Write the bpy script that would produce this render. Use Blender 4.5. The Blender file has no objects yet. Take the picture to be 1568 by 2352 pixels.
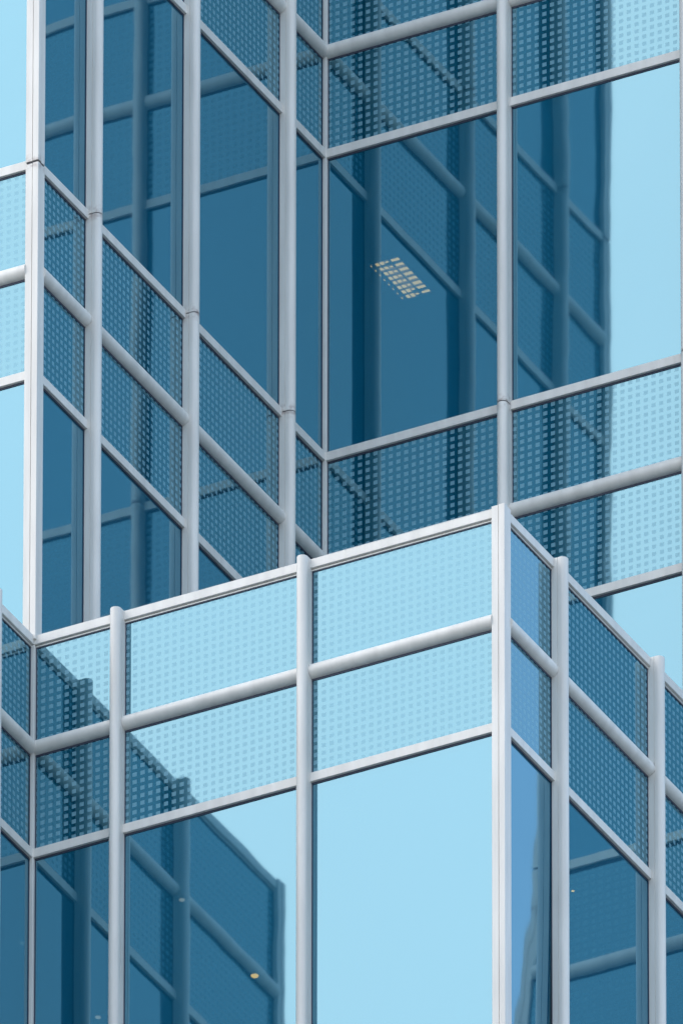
import bpy, math, random
from mathutils import Vector, Matrix
random.seed(7)
scene = bpy.context.scene
K = 1.5 / 485.0                    # one drawing unit in metres (a 1.5 m mullion module is 485 units)
PHI = math.radians(27.623); THE = math.radians(32.244)
DIST = 260.0

# ------------------------------------------------------------------ camera
h = Vector((-math.sin(PHI), math.cos(PHI), 0)); right = Vector((math.cos(PHI), math.sin(PHI), 0))
fwd = h * math.cos(THE) + Vector((0, 0, math.sin(THE)))
up = right.cross(fwd)
Z0 = 1.7 + DIST * math.sin(THE) - (302.66 * K) * up.z      # height of the terrace rail on the inner corner
target = Vector((0, 0, Z0)) + right * (711.54 * K) + up * (302.66 * K)
cam_d = bpy.data.cameras.new('camera'); cam = bpy.data.objects.new('camera', cam_d)
scene.collection.objects.link(cam); scene.camera = cam
cam_d.sensor_fit = 'HORIZONTAL'; cam_d.sensor_width = 36
cam_d.lens = 0.996 * 36 * (DIST / K) / 1568.0
cam_d.clip_start = 1; cam_d.clip_end = 9000
R = Matrix((right, up, -fwd)).transposed()
cam.matrix_world = Matrix.Translation(target - fwd * DIST) @ R.to_4x4() @ Matrix.Rotation(math.radians(0.066), 4, 'Z')

# ------------------------------------------------------------------ sky, sun, exposure
SUN_EL = math.radians(46); SUN_AZ = math.radians(228)      # compass azimuth, clockwise from +Y
world = bpy.data.worlds.new("World"); scene.world = world; world.use_nodes = True
wn = world.node_tree.nodes; wl = world.node_tree.links
sky = wn.new('ShaderNodeTexSky'); sky.sky_type = 'NISHITA'; sky.sun_disc = False
sky.sun_elevation = SUN_EL; sky.sun_rotation = SUN_AZ
sky.air_density = 1.0; sky.dust_density = 1.9; sky.ozone_density = 1.0
hz = wn.new('ShaderNodeMix'); hz.data_type = 'RGBA'; hz.blend_type = 'ADD'; hz.inputs['Factor'].default_value = 1
wl.new(sky.outputs[0], hz.inputs['A']); tcw = wn.new('ShaderNodeTexCoord'); nz = wn.new('ShaderNodeTexNoise'); nz.inputs['Scale'].default_value = 55; nz.inputs['Detail'].default_value = 4
wl.new(tcw.outputs['Generated'], nz.inputs['Vector'])
vr = wn.new('ShaderNodeMix'); vr.data_type = 'RGBA'; wl.new(nz.outputs['Fac'], vr.inputs['Factor'])     # thin uneven veil of haze over the whole sky
vr.inputs['A'].default_value = (.82, .84, .88, 1); vr.inputs['B'].default_value = (1.18, 1.16, 1.12, 1)
dt = wn.new('ShaderNodeVectorMath'); dt.operation = 'DOT_PRODUCT'; wl.new(tcw.outputs['Generated'], dt.inputs[0]); dt.inputs[1].default_value = (-.52, -.85, 0)
mr = wn.new('ShaderNodeMapRange'); mr.inputs['From Min'].default_value = -.8; mr.inputs['From Max'].default_value = .8; wl.new(dt.outputs['Value'], mr.inputs['Value'])
vs = wn.new('ShaderNodeMix'); vs.data_type = 'RGBA'; wl.new(mr.outputs[0], vs.inputs['Factor'])             # haze is paler on the sun's side
vs.inputs['A'].default_value = (3.0, 4.5, 6.4, 1); vs.inputs['B'].default_value = (5.9, 6.2, 6.5, 1)
vm = wn.new('ShaderNodeMix'); vm.data_type = 'RGBA'; vm.blend_type = 'MULTIPLY'; vm.inputs['Factor'].default_value = 1
wl.new(vs.outputs['Result'], vm.inputs['A']); wl.new(vr.outputs['Result'], vm.inputs['B']); wl.new(vm.outputs['Result'], hz.inputs['B'])
wl.new(hz.outputs['Result'], wn['Background'].inputs['Color']); wn['Background'].inputs['Strength'].default_value = 0.13
sd = bpy.data.lights.new('sun', 'SUN'); sun = bpy.data.objects.new('sun', sd); scene.collection.objects.link(sun)
sd.energy = 0.08; sd.angle = math.radians(18); sd.color = (1, 0.95, 0.9)
sdir = Vector((math.sin(SUN_AZ) * math.cos(SUN_EL), math.cos(SUN_AZ) * math.cos(SUN_EL), math.sin(SUN_EL)))
sun.rotation_euler = sdir.to_track_quat('Z', 'Y').to_euler(); sun.location = sdir * 400
scene.view_settings.view_transform = 'Standard'; scene.view_settings.look = 'None'
scene.view_settings.exposure = 0.32; scene.view_settings.gamma = 1
scene.cycles.max_bounces = 12; scene.cycles.glossy_bounces = 8; scene.cycles.transparent_max_bounces = 12

# ------------------------------------------------------------------ materials
def mat(name):
    m = bpy.data.materials.new(name); m.use_nodes = True
    m.node_tree.nodes.clear(); return m, m.node_tree.nodes, m.node_tree.links
GLASS_R = (0.137, 0.252, 0.284, 1); GLASS_T = (0.05, 0.09, 0.10, 1); GLASS_D = (0, .056, .104, 1)

def glass_core(n, l, see_through):
    tc = n.new('ShaderNodeTexCoord'); oi = n.new('ShaderNodeObjectInfo')
    add = n.new('ShaderNodeVectorMath'); add.operation = 'ADD'
    sc = n.new('ShaderNodeVectorMath'); sc.operation = 'SCALE'; sc.inputs[0].default_value = (37, 19, 53)
    l.new(oi.outputs['Random'], sc.inputs['Scale']); l.new(tc.outputs['UV'], add.inputs[0]); l.new(sc.outputs[0], add.inputs[1])
    no = n.new('ShaderNodeTexNoise'); no.inputs['Scale'].default_value = 1.1; no.inputs['Detail'].default_value = 2.0
    l.new(add.outputs[0], no.inputs['Vector'])
    bp = n.new('ShaderNodeBump'); bp.inputs['Strength'].default_value = 1; bp.inputs['Distance'].default_value = 0.0011
    l.new(no.outputs['Fac'], bp.inputs['Height'])
    g = n.new('ShaderNodeBsdfGlossy'); g.inputs['Color'].default_value = GLASS_R; g.inputs['Roughness'].default_value = 0.031
    w = n.new('ShaderNodeBsdfGlossy'); w.inputs['Color'].default_value = (.9, .95, 1, 1); w.inputs['Roughness'].default_value = 0.031
    l.new(bp.outputs[0], g.inputs['Normal']); l.new(bp.outputs[0], w.inputs['Normal'])
    if see_through:
        tt = n.new('ShaderNodeBsdfTransparent'); tt.inputs['Color'].default_value = GLASS_T
        td = n.new('ShaderNodeBsdfDiffuse'); td.inputs['Color'].default_value = GLASS_D
        t = n.new('ShaderNodeAddShader'); l.new(tt.outputs[0], t.inputs[0]); l.new(td.outputs[0], t.inputs[1])
    else:
        t = n.new('ShaderNodeBsdfDiffuse'); t.inputs['Color'].default_value = (0, .042, .072, 1)
    a = n.new('ShaderNodeAddShader'); l.new(g.outputs[0], a.inputs[0]); l.new(t.outputs[0], a.inputs[1])
    fr = n.new('ShaderNodeFresnel'); fr.inputs['IOR'].default_value = 1.5
    mu = n.new('ShaderNodeMath'); mu.operation = 'MULTIPLY'; mu.inputs[1].default_value = 0.42
    l.new(fr.outputs[0], mu.inputs[0])
    mx = n.new('ShaderNodeMixShader'); l.new(mu.outputs[0], mx.inputs[0]); l.new(a.outputs[0], mx.inputs[1]); l.new(w.outputs[0], mx.inputs[2])
    return mx, tc

def m_glass():
    m, n, l = mat('coated_glass'); mx, tc = glass_core(n, l, True)
    o = n.new('ShaderNodeOutputMaterial'); l.new(mx.outputs[0], o.inputs[0]); return m

def m_frit():
    m, n, l = mat('fritted_glass'); mx, tc = glass_core(n, l, False)
    sp = n.new('ShaderNodeSeparateXYZ'); uvd = n.new('ShaderNodeUVMap'); uvd.uv_map = 'dots'
    l.new(uvd.outputs[0], sp.inputs[0])
    masks = []
    for ax in (0, 1):
        f = n.new('ShaderNodeMath'); f.operation = 'FRACT'; l.new(sp.outputs[ax], f.inputs[0])
        s = n.new('ShaderNodeMath'); s.operation = 'SUBTRACT'; l.new(f.outputs[0], s.inputs[0]); s.inputs[1].default_value = 0.5
        b = n.new('ShaderNodeMath'); b.operation = 'ABSOLUTE'; l.new(s.outputs[0], b.inputs[0])
        r = n.new('ShaderNodeMapRange'); r.inputs['From Min'].default_value = 0.255; r.inputs['From Max'].default_value = 0.285
        r.inputs['To Min'].default_value = 1; r.inputs['To Max'].default_value = 0; l.new(b.outputs[0], r.inputs['Value'])
        masks.append(r.outputs[0])
    mk = n.new('ShaderNodeMath'); mk.operation = 'MULTIPLY'; l.new(masks[0], mk.inputs[0]); l.new(masks[1], mk.inputs[1])
    st = n.new('ShaderNodeMath'); st.operation = 'MULTIPLY'; st.inputs[1].default_value = 0.5; l.new(mk.outputs[0], st.inputs[0])
    d = n.new('ShaderNodeBsdfDiffuse'); d.inputs['Color'].default_value = (.27, .50, .60, 1)
    mz = n.new('ShaderNodeMixShader'); l.new(st.outputs[0], mz.inputs[0]); l.new(mx.outputs[0], mz.inputs[1]); l.new(d.outputs[0], mz.inputs[2])
    o = n.new('ShaderNodeOutputMaterial'); l.new(mz.outputs[0], o.inputs[0]); return m

def m_plain(name, col, rough=0.5, var=0.0, scale=3.0, metallic=0.0, stretch=(1, 1, 1)):
    m, n, l = mat(name); p = n.new('ShaderNodeBsdfPrincipled'); o = n.new('ShaderNodeOutputMaterial')
    l.new(p.outputs[0], o.inputs[0]); p.inputs['Roughness'].default_value = rough; p.inputs['Metallic'].default_value = metallic
    p.inputs['Base Color'].default_value = (*col, 1)
    if var:
        tc = n.new('ShaderNodeTexCoord'); mp = n.new('ShaderNodeMapping'); mp.inputs['Scale'].default_value = stretch
        no = n.new('ShaderNodeTexNoise'); no.inputs['Scale'].default_value = scale; no.inputs['Detail'].default_value = 5
        l.new(tc.outputs['Object'], mp.inputs[0]); l.new(mp.outputs[0], no.inputs['Vector'])
        cr = n.new('ShaderNodeMapRange'); cr.inputs['From Min'].default_value = .3; cr.inputs['From Max'].default_value = .7
        l.new(no.outputs['Fac'], cr.inputs['Value'])
        mi = n.new('ShaderNodeMix'); mi.data_type = 'RGBA'
        mi.inputs['A'].default_value = (*[c * (1 - var) for c in col], 1); mi.inputs['B'].default_value = (*[min(1, c * (1 + var * .5)) for c in col], 1)
        l.new(cr.outputs[0], mi.inputs['Factor']); l.new(mi.outputs['Result'], p.inputs['Base Color'])
    return m

def m_emit(name, col, st):
    m, n, l = mat(name); e = n.new('ShaderNodeEmission'); o = n.new('ShaderNodeOutputMaterial')
    e.inputs[0].default_value = (*col, 1); e.inputs[1].default_value = st; l.new(e.outputs[0], o.inputs[0]); return m
def m_clear():
    m, n, l = mat('clear_glass_back'); t = n.new('ShaderNodeBsdfTransparent'); o = n.new('ShaderNodeOutputMaterial')
    t.inputs[0].default_value = (.9, .95, .95, 1); l.new(t.outputs[0], o.inputs[0]); return m

GLASS = m_glass(); FRIT = m_frit(); CLEAR = m_clear()
PAINT = m_plain('off_white_painted_aluminium', (.73, .71, .665), .42, .11, 3.0, 0, (4, 4, .45))
def m_post():
    m = PAINT.copy(); m.name = 'weathered_mullion_paint'; n = m.node_tree.nodes; l = m.node_tree.links
    p = [x for x in n if x.type == 'BSDF_PRINCIPLED'][0]; src = p.inputs['Base Color'].links[0].from_socket
    tc = n.new('ShaderNodeTexCoord'); sp = n.new('ShaderNodeSeparateXYZ'); l.new(tc.outputs['Object'], sp.inputs[0])
    a = n.new('ShaderNodeMath'); a.operation = 'SUBTRACT'; a.inputs[1].default_value = Z0 + (1313 - 1430 * 3) * K; l.new(sp.outputs[2], a.inputs[0])
    b = n.new('ShaderNodeMath'); b.operation = 'PINGPONG'; b.inputs[1].default_value = 715 * K; l.new(a.outputs[0], b.inputs[0])
    c = n.new('ShaderNodeMapRange'); c.inputs['From Min'].default_value = 4 * K; c.inputs['From Max'].default_value = 26 * K
    c.inputs['To Min'].default_value = .75; c.inputs['To Max'].default_value = 0; l.new(b.outputs[0], c.inputs['Value'])
    no = n.new('ShaderNodeTexNoise'); no.inputs['Scale'].default_value = 22; no.inputs['Detail'].default_value = 4; l.new(tc.outputs['Object'], no.inputs['Vector'])
    d = n.new('ShaderNodeMapRange'); d.inputs['From Min'].default_value = .42; d.inputs['From Max'].default_value = .62; l.new(no.outputs['Fac'], d.inputs['Value'])
    e = n.new('ShaderNodeMath'); e.operation = 'MULTIPLY'; l.new(c.outputs[0], e.inputs[0]); l.new(d.outputs[0], e.inputs[1])
    x = n.new('ShaderNodeMix'); x.data_type = 'RGBA'; x.inputs['B'].default_value = (.34, .27, .24, 1); l.new(e.outputs[0], x.inputs['Factor']); l.new(src, x.inputs['A'])
    l.new(x.outputs['Result'], p.inputs['Base Color']); return m
PAINT_POST = m_post()
SEAM = m_plain('dark_joint_sealant', (.05, .05, .06), .7)
GASKET_SHADE = m_plain('dark_gasket_and_shade', (.04, .05, .085), .5)  # seal colour, also used as painted shade under rails and beside posts
SLAB = m_plain('interior_plaster', (.35, .35, .34), .8, .1, 1.0)
CONC = m_plain('roof_concrete', (.3, .3, .29), .85, .15, 1.5)
GRND = m_plain('paving', (.22, .21, .19), .85, .2, .15)
TRAY = m_plain('grey_metal_tray', (.35, .35, .33), .4, 0, 1, .6)
LAMP = m_emit('warm_tube_light', (1, .40, .13), 6.3)
GLOW = m_emit('warm_reflector_glow', (1, .40, .16), 2.2)
DOWN = m_emit('golden_lamp_light', (1, .36, .06), 9.0)
DOWN2 = m_emit('pale_lamp_light', (1, .6, .45), 2.0)

# ------------------------------------------------------------------ mesh helpers (drawing units in, metres out)
def link(name, verts, faces, mats, parent=None, uvs=None, dots=None, smooth=False, fmat=None, auto=None, label=None):
    me = bpy.data.meshes.new(name)
    me.from_pydata([(x * K, y * K, z * K + Z0) for x, y, z in verts], [], faces)
    for m in (mats if isinstance(mats, (list, tuple)) else [mats]): me.materials.append(m)
    if fmat:
        for p, i in zip(me.polygons, fmat): p.material_index = i
    for nm, dat in (('UVMap', uvs), ('dots', dots)):
        if dat:
            ul = me.uv_layers.new(name=nm)
            for lp in me.loops: ul.data[lp.index].uv = dat[lp.vertex_index]
    if smooth:
        me.polygons.foreach_set('use_smooth', [True] * len(me.polygons))
    if auto: me.set_sharp_from_angle(angle=auto)
    me.validate(); me.update()
    o = bpy.data.objects.new(name, me); scene.collection.objects.link(o)
    if parent: o.parent = parent; o.matrix_parent_inverse = parent.matrix_basis.inverted()
    if label: o['label'] = label
    return o

class MB:
    def __init__(s): s.v = []; s.f = []; s.m = []
    def box(s, x0, x1, y0, y1, z0, z1, m=0):
        b = len(s.v); s.v += [(x, y, z) for z in (z0, z1) for x, y in ((x0, y0), (x1, y0), (x1, y1), (x0, y1))]
        s.f += [[b + i for i in q] for q in ((3, 2, 1, 0), (4, 5, 6, 7), (0, 1, 5, 4), (1, 2, 6, 5), (2, 3, 7, 6), (3, 0, 4, 7))]; s.m += [m] * 6
        return s
    def prism(s, poly, z0, z1, m=0):             # poly counter-clockwise seen from above
        b = len(s.v); k = len(poly)
        s.v += [(x, y, z0) for x, y in poly] + [(x, y, z1) for x, y in poly]
        s.f += [[b + k - 1 - i for i in range(k)], [b + k + i for i in range(k)]] + [[b + i, b + (i + 1) % k, b + k + (i + 1) % k, b + k + i] for i in range(k)]
        s.m += [m] * (k + 2); return s
    def out(s, name, mats, parent=None, **kw): return link(name, s.v, s.f, mats, parent, fmat=s.m, **kw)

def thing(name, label, cat, loc, group=None):
    o = bpy.data.objects.new(name, None); scene.collection.objects.link(o); o.location = loc
    o['label'] = label; o['category'] = cat
    if group: o['group'] = group
    return o

# ------------------------------------------------------------------ wall frames
# kind 'a': wall runs along +X and faces -Y.  kind 'b': wall runs along +Y and faces +X.
class Wall:
    def __init__(s, kind, ox, oy): s.kind, s.ox, s.oy = kind, ox, oy
    def p(s, t, n, z): return (s.ox + t, s.oy - n, z) if s.kind == 'a' else (s.ox + n, s.oy + t, z)

PR, P0N, PE = 13.3, 17.0, 6.3       # post half width, flat depth, extra before the round nose
def post_profile():
    pts = [(-PR, 0), (-PR, P0N - 1), (-PR + 1.3, P0N - .8), (-PR + 1.3, P0N + .6), (-PR, P0N + .8), (-PR, P0N + PE)]
    N = 18
    for i in range(1, N): a = math.pi - math.pi * i / N; pts.append((PR * math.cos(a), P0N + PE + PR * math.sin(a)))
    return pts + [(-x, y) for x, y in reversed(pts[:6])]
PROF = post_profile()
CORE = [(-PR + 1.6, 0), (-PR + 1.6, P0N + PE)] + [((PR - 1.6) * math.cos(math.pi - math.pi * i / 12), P0N + PE + (PR - 1.6) * math.sin(math.pi - math.pi * i / 12)) for i in range(1, 12)] + [(PR - 1.6, P0N + PE), (PR - 1.6, 0)]
def ext(w, t0, prof, z0, z1):
    poly = [w.p(t0 + x, y, 0)[:2] for x, y in prof]
    ar = sum(poly[i][0] * poly[(i + 1) % len(poly)][1] - poly[(i + 1) % len(poly)][0] * poly[i][1] for i in range(len(poly)))
    return poly if ar > 0 else poly[::-1]

def segs(z0, z1, joints, gap):
    cuts = [z for z in joints if z0 + 5 < z < z1 - 5]; out = []; a = z0
    for c in sorted(cuts): out.append((a, c - gap / 2)); a = c + gap / 2
    out.append((a, z1)); return out, cuts

def post(w, t, z0, z1, joints, parent):
    m = MB(); ss, cuts = segs(z0, z1, joints, 2.8)
    for a, b in ss: m.prism(ext(w, t, PROF, 0, 0), a, b)
    o = m.out('mullion', PAINT_POST if parent == tower else PAINT, parent, smooth=True, auto=math.radians(28))
    for c in cuts:
        j = MB(); j.prism(ext(w, t, CORE, 0, 0), c - 2.2, c + 2.2); j.out('joint', SEAM, o)
    return o

E1, LEG = 13.5, 33.0
def corner_post(cx, cy, z0, z1, joints, parent):
    e = E1; x0 = e - LEG
    poly = [(x0, -e + .6), (x0 + .6, -e), (e - 16, -e), (e - 16, -e + 2.5), (e - 13.6, -e + 2.5), (e - 13.6, -e - 1.2), (e + .6, -e - 1.2), (e + 1.2, -e - .6),
            (e + 1.2, -e + 13.6), (e - 2.5, -e + 13.6), (e - 2.5, -e + 16), (e, -e + 16), (e, -e + LEG - .6), (e - .6, -e + LEG), (0.4, -e + LEG), (0.4, -0.4), (x0, -0.4)]
    poly = [(cx + x, cy + y) for x, y in poly]
    core = [(cx + x, cy + y) for x, y in [(x0 + 2, -e + 2), (e - 2, -e + 2), (e - 2, -e + LEG - 2), (1, -e + LEG - 2), (1, -1), (x0 + 2, -1)]]
    m = MB(); ss, cuts = segs(z0, z1, joints, 6.5)
    for a, b in ss: m.prism(poly, a, b)
    o = m.out('corner_post', PAINT_POST if parent == tower else PAINT, parent)
    for c in cuts:
        j = MB(); j.prism(core, c - 3.6, c + 3.6); j.out('joint', SEAM, o)
    return o

def inner_post(cx, cy, z0, z1, parent):
    q = 10.0; m = MB(); m.prism([(cx + .3, cy - q), (cx + q - 1, cy - q), (cx + q, cy - q + 1), (cx + q, cy - .3), (cx + .3, cy - .3)], z0, z1)
    return m.out('inner_corner_post', PAINT, parent)

FLAT = [(0.2, -12), (7.7, -12), (8.5, -11.2), (8.5, 11.2), (7.7, 12), (0.2, 12)]
CAP = [(0.2, -18), (3.5, -18), (3.5, -15.6), (1, -15.6), (1, -12), (7.7, -12), (8.5, -11.2), (8.5, 11.2), (7.7, 12), (0.2, 12)]
RND = [(0.2, -19)] + [(1 + 18 * math.sin(math.pi * i / 20), -19 * math.cos(math.pi * i / 20)) for i in range(0, 21)] + [(0.2, 19)]
def rail(w, t0, t1, m0, m1, z, prof, parent, name='transom'):
    k = len(prof)
    v = [w.p(t0 + m0 * n, n, z + dz) for n, dz in prof] + [w.p(t1 - m1 * n, n, z + dz) for n, dz in prof]
    f = [[i, (i + 1) % k, k + (i + 1) % k, k + i] for i in range(k)] + [list(range(k))[::-1], [k + i for i in range(k)]]
    if w.kind == 'a': pass
    o = link(name, v, f, PAINT, parent, smooth=True, auto=math.radians(28))
    import bmesh
    bm = bmesh.new(); bm.from_mesh(o.data); bmesh.ops.recalc_face_normals(bm, faces=bm.faces); bm.to_mesh(o.data); bm.free()
    return o

def pane(w, t0, t1, z0, z1, parent, frit=False, twist=0.0, amp=None):
    NX, NZ = (10, 14) if not frit else (8, 6)
    if amp is None: amp = random.uniform(-.30, .42)
    tilt = random.uniform(-.12, .12); v = []; uv = []; dots = []
    P = 20.4; tc = (t0 + t1) / 2; zc = (z0 + z1) / 2
    for j in range(NZ + 1):
        for i in range(NX + 1):
            a = i / NX * 2 - 1; b = j / NZ * 2 - 1
            t = t0 + (t1 - t0) * i / NX; z = z0 + (z1 - z0) * j / NZ
            n = (.16 * (a + 1) * math.sin(4.2 * b + 1) + .05 * math.sin(9 * b + 3 * a) if twist else 0) + amp * (1 - a * a) * (1 - b * b) + twist * ((a + 1) + .25 * (a + 1) ** 2) * (1 - b) ** 1.3
            v.append(w.p(t, n - 0.5, z)); uv.append((t * K, z * K)); dots.append(((t - tc) / P + .5, (z - zc) / P + .5))
    nf = len(v); f = []
    flip = (w.kind == 'a')
    for j in range(NZ):
        for i in range(NX):
            q = [j * (NX + 1) + i, j * (NX + 1) + i + 1, (j + 1) * (NX + 1) + i + 1, (j + 1) * (NX + 1) + i]
            f.append(q)
    fm = [0] * len(f)
    D = 8
    for t, z in ((t0, z0), (t1, z0), (t1, z1), (t0, z1)): v.append(w.p(t, -D, z)); uv.append((t, z)); dots.append((0, 0))
    c = [0, NX, (NX + 1) * (NZ + 1) - 1, (NX + 1) * NZ]
    f.append([nf + 3, nf + 2, nf + 1, nf]); fm.append(1)
    for i, (lo) in enumerate(([r for r in range(NX + 1)], [r * (NX + 1) + NX for r in range(NZ + 1)],
                              [(NX + 1) * NZ + r for r in range(NX, -1, -1)], [r * (NX + 1) for r in range(NZ, -1, -1)])):
        base = len(v)
        for q in lo: v.append(v[q]); uv.append((0, 0)); dots.append((0, 0))
        f.append([base + r for r in range(len(lo))][::-1] + [nf + i, nf + (i + 1) % 4]); fm.append(1)
    o = link('spandrel_panel' if frit else 'window', v, f, [FRIT, GASKET_SHADE] if frit else [GLASS, CLEAR], parent, uvs=uv, dots=dots, fmat=fm)
    for p in o.data.polygons:
        if p.material_index == 0: p.use_smooth = True
    return o

PER = 1430.0
INS = {'outer': LEG - E1 - 1.5, 'inner': 1.0, 'post': PR - 3}
def build_wall(w, length, posts, ends, z0, z1, levels, joints, parent, top_cap=None, capname='parapet_rail', special=None):
    """levels: list of (z, type) with type T, M or B (flat top rail, round middle rail, flat bottom rail)"""
    for t in posts: post(w, t, z0, z1, joints, parent)
    lv = sorted(levels)
    m0 = 1 if ends[0] == 'inner' else 0; m1 = 1 if ends[1] == 'inner' else 0
    a0 = 0 if m0 else INS['outer'] + .5; a1 = length if m1 else length - INS['outer'] - .5
    if ends[0] == 'open': a0 = 0
    if ends[1] == 'open': a1 = length
    for z, ty in lv:
        rail(w, a0, a1, m0, m1, z, RND if ty == 'M' else (CAP if z == top_cap and capname != 'transom' else FLAT), parent, capname if z == top_cap else 'transom')
    edges = [(0, ends[0])] + [(t, 'post') for t in posts] + [(length, ends[1])]
    bounds = [(z0, 'E')] + [x for x in lv if z0 + 5 < x[0] < z1 - 5 or x[0] == top_cap] + ([(z1, 'E')] if top_cap is None else [])
    for (ta, ka), (tb, kb) in zip(edges[:-1], edges[1:]):
        x0 = ta + INS.get(ka, 0); x1 = tb - INS.get(kb, 0)
        for (za, ya), (zb, yb) in zip(bounds[:-1], bounds[1:]):
            frit = (ya in 'BM' and yb in 'MT')
            g = 2.0
            tw = 0
            if special and not frit and (ta, yb) == special[:2]: tw = special[2]
            pn = pane(w, x0, x1, za + g, zb - g, parent, frit, tw, (.1 if tw else None))
            HH = {'T': 12, 'B': 12, 'M': 19, 'E': 0}
            hb, ht = za + HH[ya], zb - (15.6 if zb == top_cap else HH[yb])
            xa = ta + {'outer': LEG - E1, 'inner': 10.0, 'post': PR, 'open': 0}[ka]; xb = tb - {'outer': LEG - E1, 'inner': 10.0, 'post': PR, 'open': 0}[kb]
            q = MB()
            for c in ((xa, xb, ht - 5.0, ht + .5, 1.3), (xa, xb, hb - .5, hb + 1.5, 1.1), (xa - .5, xa + 2.2, hb, ht, 1.2), (xb - 2.2, xb + .5, hb, ht, 1.2)):
                pa = w.p(c[0], -.2, c[2]); pb = w.p(c[1], c[4], c[3])
                q.box(min(pa[0], pb[0]), max(pa[0], pb[0]), min(pa[1], pb[1]), max(pa[1], pb[1]), c[2], c[3])
            q.out('gasket_shade', GASKET_SHADE, pn)  # seals plus dark strips that paint in the shade below each rail

UP = []
for k in range(0, 4): UP += [(733 + PER * k, 'B'), (1022 + PER * k, 'M'), (1313 + PER * k, 'T')]
UPJ = [1313 + PER * k for k in range(4)]; UPJ0 = [0, -PER]
LO = []
for k in range(0, 2): LO += [(-PER * k, 'T'), (-291 - PER * k, 'M'), (-578 - PER * k, 'B')]
ZTOP = 733 + PER * 4 - 2; ZBOT = -2200.0
L = 1445.3; S = 1217.3; UE = 1840.0; VB = 1216.0; UL = 986.0

# ------------------------------------------------------------------ ground
gm = bpy.data.meshes.new('ground'); G = 4000
gm.from_pydata([(-G, -G, 0), (G, -G, 0), (G, G, 0), (-G, G, 0)], [], [(0, 1, 2, 3)]); gm.materials.append(GRND)
g = bpy.data.objects.new('ground', gm); scene.collection.objects.link(g); g['kind'] = 'structure'

# ------------------------------------------------------------------ the tower
tower = thing('glass_tower', 'tall stepped glass tower with off-white mullions rising behind the parapet of the lower block', 'building', (0, L * K, 0))
ROOF = 0.0
wA0 = Wall('a', -UL, 0); build_wall(wA0, UL, [UL - 501], ('open', 'outer'), ROOF, ZTOP, UP, UPJ, tower)
wB = Wall('b', 0, 0); build_wall(wB, L, [259.4, 744.4, 1229.4], ('outer', 'inner'), ROOF, ZTOP, UP, UPJ, tower)
wA = Wall('a', 0, L); build_wall(wA, UE, [486, 971, 1456], ('inner', 'outer'), ROOF, ZTOP, UP, UPJ, tower)
wA2 = Wall('a', S, L); build_wall(wA2, UE - S, [1456 - S], ('inner', 'outer'), ZBOT, -0.5, LO, UPJ0, tower, top_cap=0, capname='transom')
corner_post(0, 0, ROOF, ZTOP, UPJ, tower)
corner_post(UE, L, ZBOT, ZTOP, UPJ + UPJ0, tower)
inner_post(0, L, ROOF, ZTOP, tower)

# interior floor slabs, core and the plain backs of the tower
DEP = 5200.0
def slab(z0, z1, parent, low=False, name='floor_slab'):
    m = MB()
    if low:
        m.box(S + 20, UE - 30, L + 12, L + DEP, z0, z1)
    else:
        m.prism([(-UL - 1500, 12), (-12, 12), (-12, L + 12), (UE - 30, L + 12), (UE - 30, L + DEP), (-UL - 1500, L + DEP)], z0, z1)
    return m.out(name, SLAB, parent)
for k in range(0, 4): slab(733 + PER * k - 8, 1313 + PER * k - 30, tower)
slab(ROOF - 60, ROOF - 34, tower)
m = MB()
m.box(-UL - 1500, UE - 2, L + DEP, L + DEP + 40, ZBOT, ZTOP)
m.box(UE - 14, UE - 2, L + 20, L + DEP, ZBOT, ZTOP)
m.box(-UL - 1540, -UL - 1500, 0, L + DEP + 40, ROOF, ZTOP)
m.box(-UL - 1500, -UL - 2, 0, 12, ROOF, ZTOP)
m.out('rear_wall', GLASS, tower)
m = MB(); m.box(-1500, 900, L + 2400, L + 3800, ROOF, ZTOP - 20); m.out('core_wall', SLAB, tower)

def shaft(poly, z0, z1, parent, name):
    m = MB(); m.prism(poly, z0, z1, 0)
    z = z0 + 300
    cx = sum(p[0] for p in poly) / len(poly)
    o = m.out(name, [GLASS], parent)
    return o
TP = [(-UL - 1500, 0), (0, 0), (0, L), (UE, L), (UE, L + DEP), (-UL - 1500, L + DEP)]
shaft(TP, ZTOP + 3, ZTOP + 5200, tower, 'upper_storeys')
ZG = -Z0 / K + 2
shaft([(S + 3, L), (UE, L), (UE, L + DEP), (-UL, L + DEP), (-UL, L + 3), (S + 3, L + 3)], ZG, ZBOT - 3, tower, 'lower_storeys')

# ------------------------------------------------------------------ the lower block
block = thing('lower_glass_block', 'lower stepped glass block with round-nosed white mullions and fritted parapet in front of the tower', 'building', (S * K, 0, 0))
wL0 = Wall('a', -UL, -VB); build_wall(wL0, UL, [UL - 501], ('open', 'outer'), ZBOT, 12, LO, [], block, top_cap=0)
wLB = Wall('b', 0, -VB); build_wall(wLB, VB, [VB - 706, VB - 221], ('outer', 'inner'), ZBOT, 12, LO, [], block, top_cap=0)
wLA = Wall('a', 0, 0); build_wall(wLA, S, [229.4, 714.4], ('inner', 'outer'), ZBOT, 12, LO, [], block, top_cap=0)
wLR = Wall('b', S, 0); build_wall(wLR, L, [259.4, 744.4, 1229.4], ('outer', 'inner'), ZBOT, 12, LO, [], block, top_cap=0, special=(0, 'B', -0.88))
corner_post(0, -VB, ZBOT, 14, [], block)
corner_post(S, 0, ZBOT, 15, [], block)
inner_post(0, 0, ZBOT, -14, block)
inner_post(S, L, ZBOT, 0, block)
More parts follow.
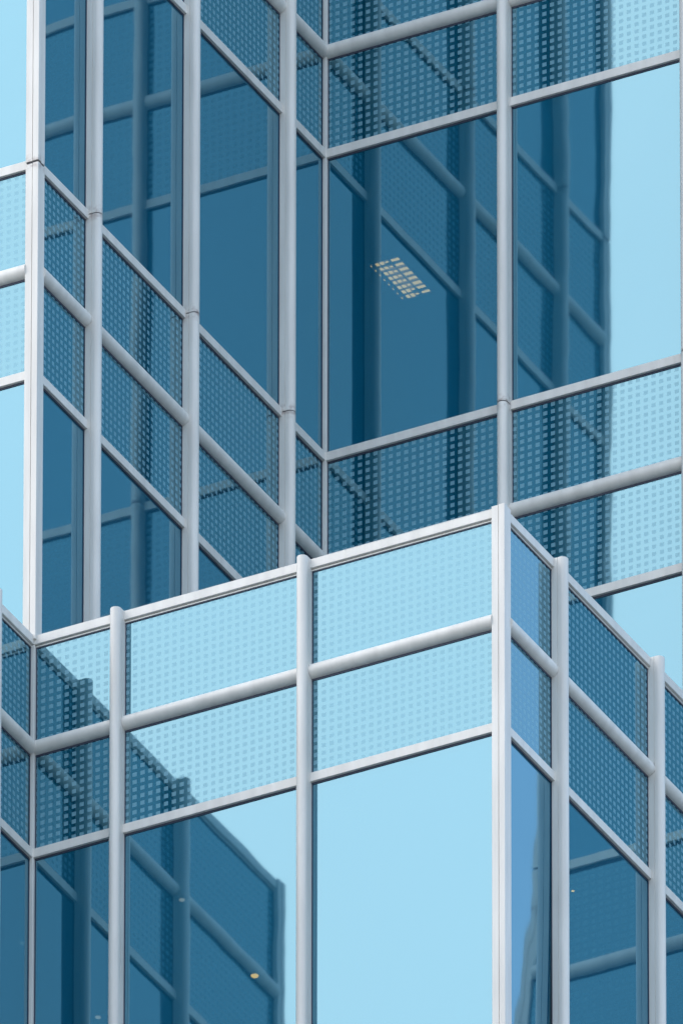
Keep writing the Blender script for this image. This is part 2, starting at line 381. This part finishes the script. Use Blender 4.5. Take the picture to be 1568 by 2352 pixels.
# parapet backs, roof and interior slabs of the block
m = MB()
m.box(-UL, -30, -VB + 9, -VB + 30, -290, 10); m.box(-30, -9, -VB + 9, -2, -290, 10)
m.box(25, S - 30, 9, 30, -290, 10); m.box(S - 30, S - 9, 9, L - 2, -290, 10)
m.out('parapet_back', CONC, block)
def bslab(z0, z1, name, mm):
    m = MB(); m.box(-UL - 1400, -31, -VB + 31, -2, z0, z1); m.box(-UL, S - 31, 33, L - 3, z0, z1); m.out(name, mm, block)
bslab(-200, -170, 'roof_slab', CONC)
for k in (0, 1): bslab(-560 - PER * k, -300 - PER * k, 'floor_slab', SLAB)
m = MB(); m.box(-UL - 1440, -UL - 2, -VB, -VB + 12, ZBOT, 12); m.box(-UL - 1440, -UL - 1400, -VB + 14, -2, ZBOT, 12)
m.box(-UL - 1400, -UL - 2, -12, -2, ZBOT, ROOF - 40); m.box(-1500, S - 20, L - 12, L - 2, ZBOT, ROOF - 40)
m.out('rear_wall', SLAB, block)
shaft([(-UL - 1400, -VB), (0, -VB), (0, 0), (S, 0), (S, L), (-UL - 1400, L)], ZG, ZBOT - 3, block, 'lower_storeys')

# ------------------------------------------------------------------ lights seen through the glass
def tile_light(u, v, zc):
    t = thing('ceiling_light', 'lit rectangular louvred office light behind the tall dark glass right of the inner corner', 'ceiling light', (u * K, v * K, zc * K + Z0))
    hw, hl = 40, 90
    m = MB(); m.box(u - hw, u + hw, v - hl, v + hl, zc, zc + 2); m.box(u - hw, u - hw + 1.5, v - hl, v + hl, zc - 3, zc); m.box(u + hw - 1.5, u + hw, v - hl, v + hl, zc - 3, zc)
    m.box(u - hw + 1.5, u + hw - 1.5, v - hl, v - hl + 1.5, zc - 3, zc); m.box(u - hw + 1.5, u + hw - 1.5, v + hl - 1.5, v + hl, zc - 3, zc)
    m.out('housing', TRAY, t)
    m = MB()
    for c in (-hw / 3, hw / 3): m.box(u + c - 1, u + c + 1, v - hl + 2, v + hl - 2, zc - 4.2, zc - 3)
    for r in range(1, 8):
        y = v - hl + 2 * hl * r / 8; m.box(u - hw + 1.6, u + hw - 1.6, y - .8, y + .8, zc - 3, zc - 1)
    m.out('louvre', TRAY, t)
    m = MB(); rr = random.Random(3)
    for r in range(8):
        y = v - hl + 2 * hl * (r + .5) / 8
        m.box(u - hw + 2, u - hw + 4, y - 3, y + 3, zc - 2.6, zc - 1.8)
        m.box(u - hw * .62, u - hw * .08, y - 5 - rr.random() * 2, y + 4 + rr.random() * 3, zc - 2.6, zc - 1.8)
        m.box(u + hw * .02, u + hw * .22, y - 3, y + 2 + rr.random(), zc - 2.6, zc - 1.8)
        m.box(u + hw * .42, u + hw * .95, y - 4.2 - rr.random() * 2, y + 2.5 + rr.random() * 3, zc - 2.6, zc - 1.8)
    m.out('lamp_cell', LAMP, t)
    m = MB(); m.box(u - hw * .62, u + hw * .95, v - hl * .55, v + hl * .62, zc - 1.6, zc - .6); m.out('reflector', GLOW, t)
tile_light(-78, 1985, 2150)

def down_light(u, v, zc, rad, mm, label):
    t = thing('downlight', label, 'ceiling lamp', (u * K, v * K, zc * K + Z0), 'small round ceiling lamps behind the lower glass')
    N = 20; m = MB()
    ring = [(u + rad * 1.4 * math.cos(2 * math.pi * i / N), v + rad * 1.4 * math.sin(2 * math.pi * i / N)) for i in range(N)]
    m.prism(ring, zc - 1, zc + 3); m.out('trim_ring', TRAY, t)
    v_ = []; f_ = []
    for j in range(5):
        a = j / 4 * math.pi / 2
        for i in range(N): b = 2 * math.pi * i / N; v_.append((u + rad * math.cos(a) * math.cos(b), v + rad * math.cos(a) * math.sin(b), zc - 1.1 - rad * .5 * math.sin(a)))
    for j in range(4):
        for i in range(N): f_.append([j * N + i, j * N + (i + 1) % N, (j + 1) * N + (i + 1) % N, (j + 1) * N + i])
    link('bulb', v_, f_, mm, t, smooth=True)
down_light(199, 725, -562.5, 9, DOWN, 'golden glow low in the pane right of the leftmost round mullion')
down_light(206, 351, -562.5, 7, DOWN2, 'faint pale ceiling lamp high in the dark reflection right of the leftmost round mullion')
down_light(-208, 720, -562.5, 7, DOWN2, 'pale ceiling lamp at the bottom edge of the picture left of the first round mullion')
down_light(1022, 732, -562.5, 4, DOWN, 'tiny ceiling lamp beside the first mullion right of the projecting corner')
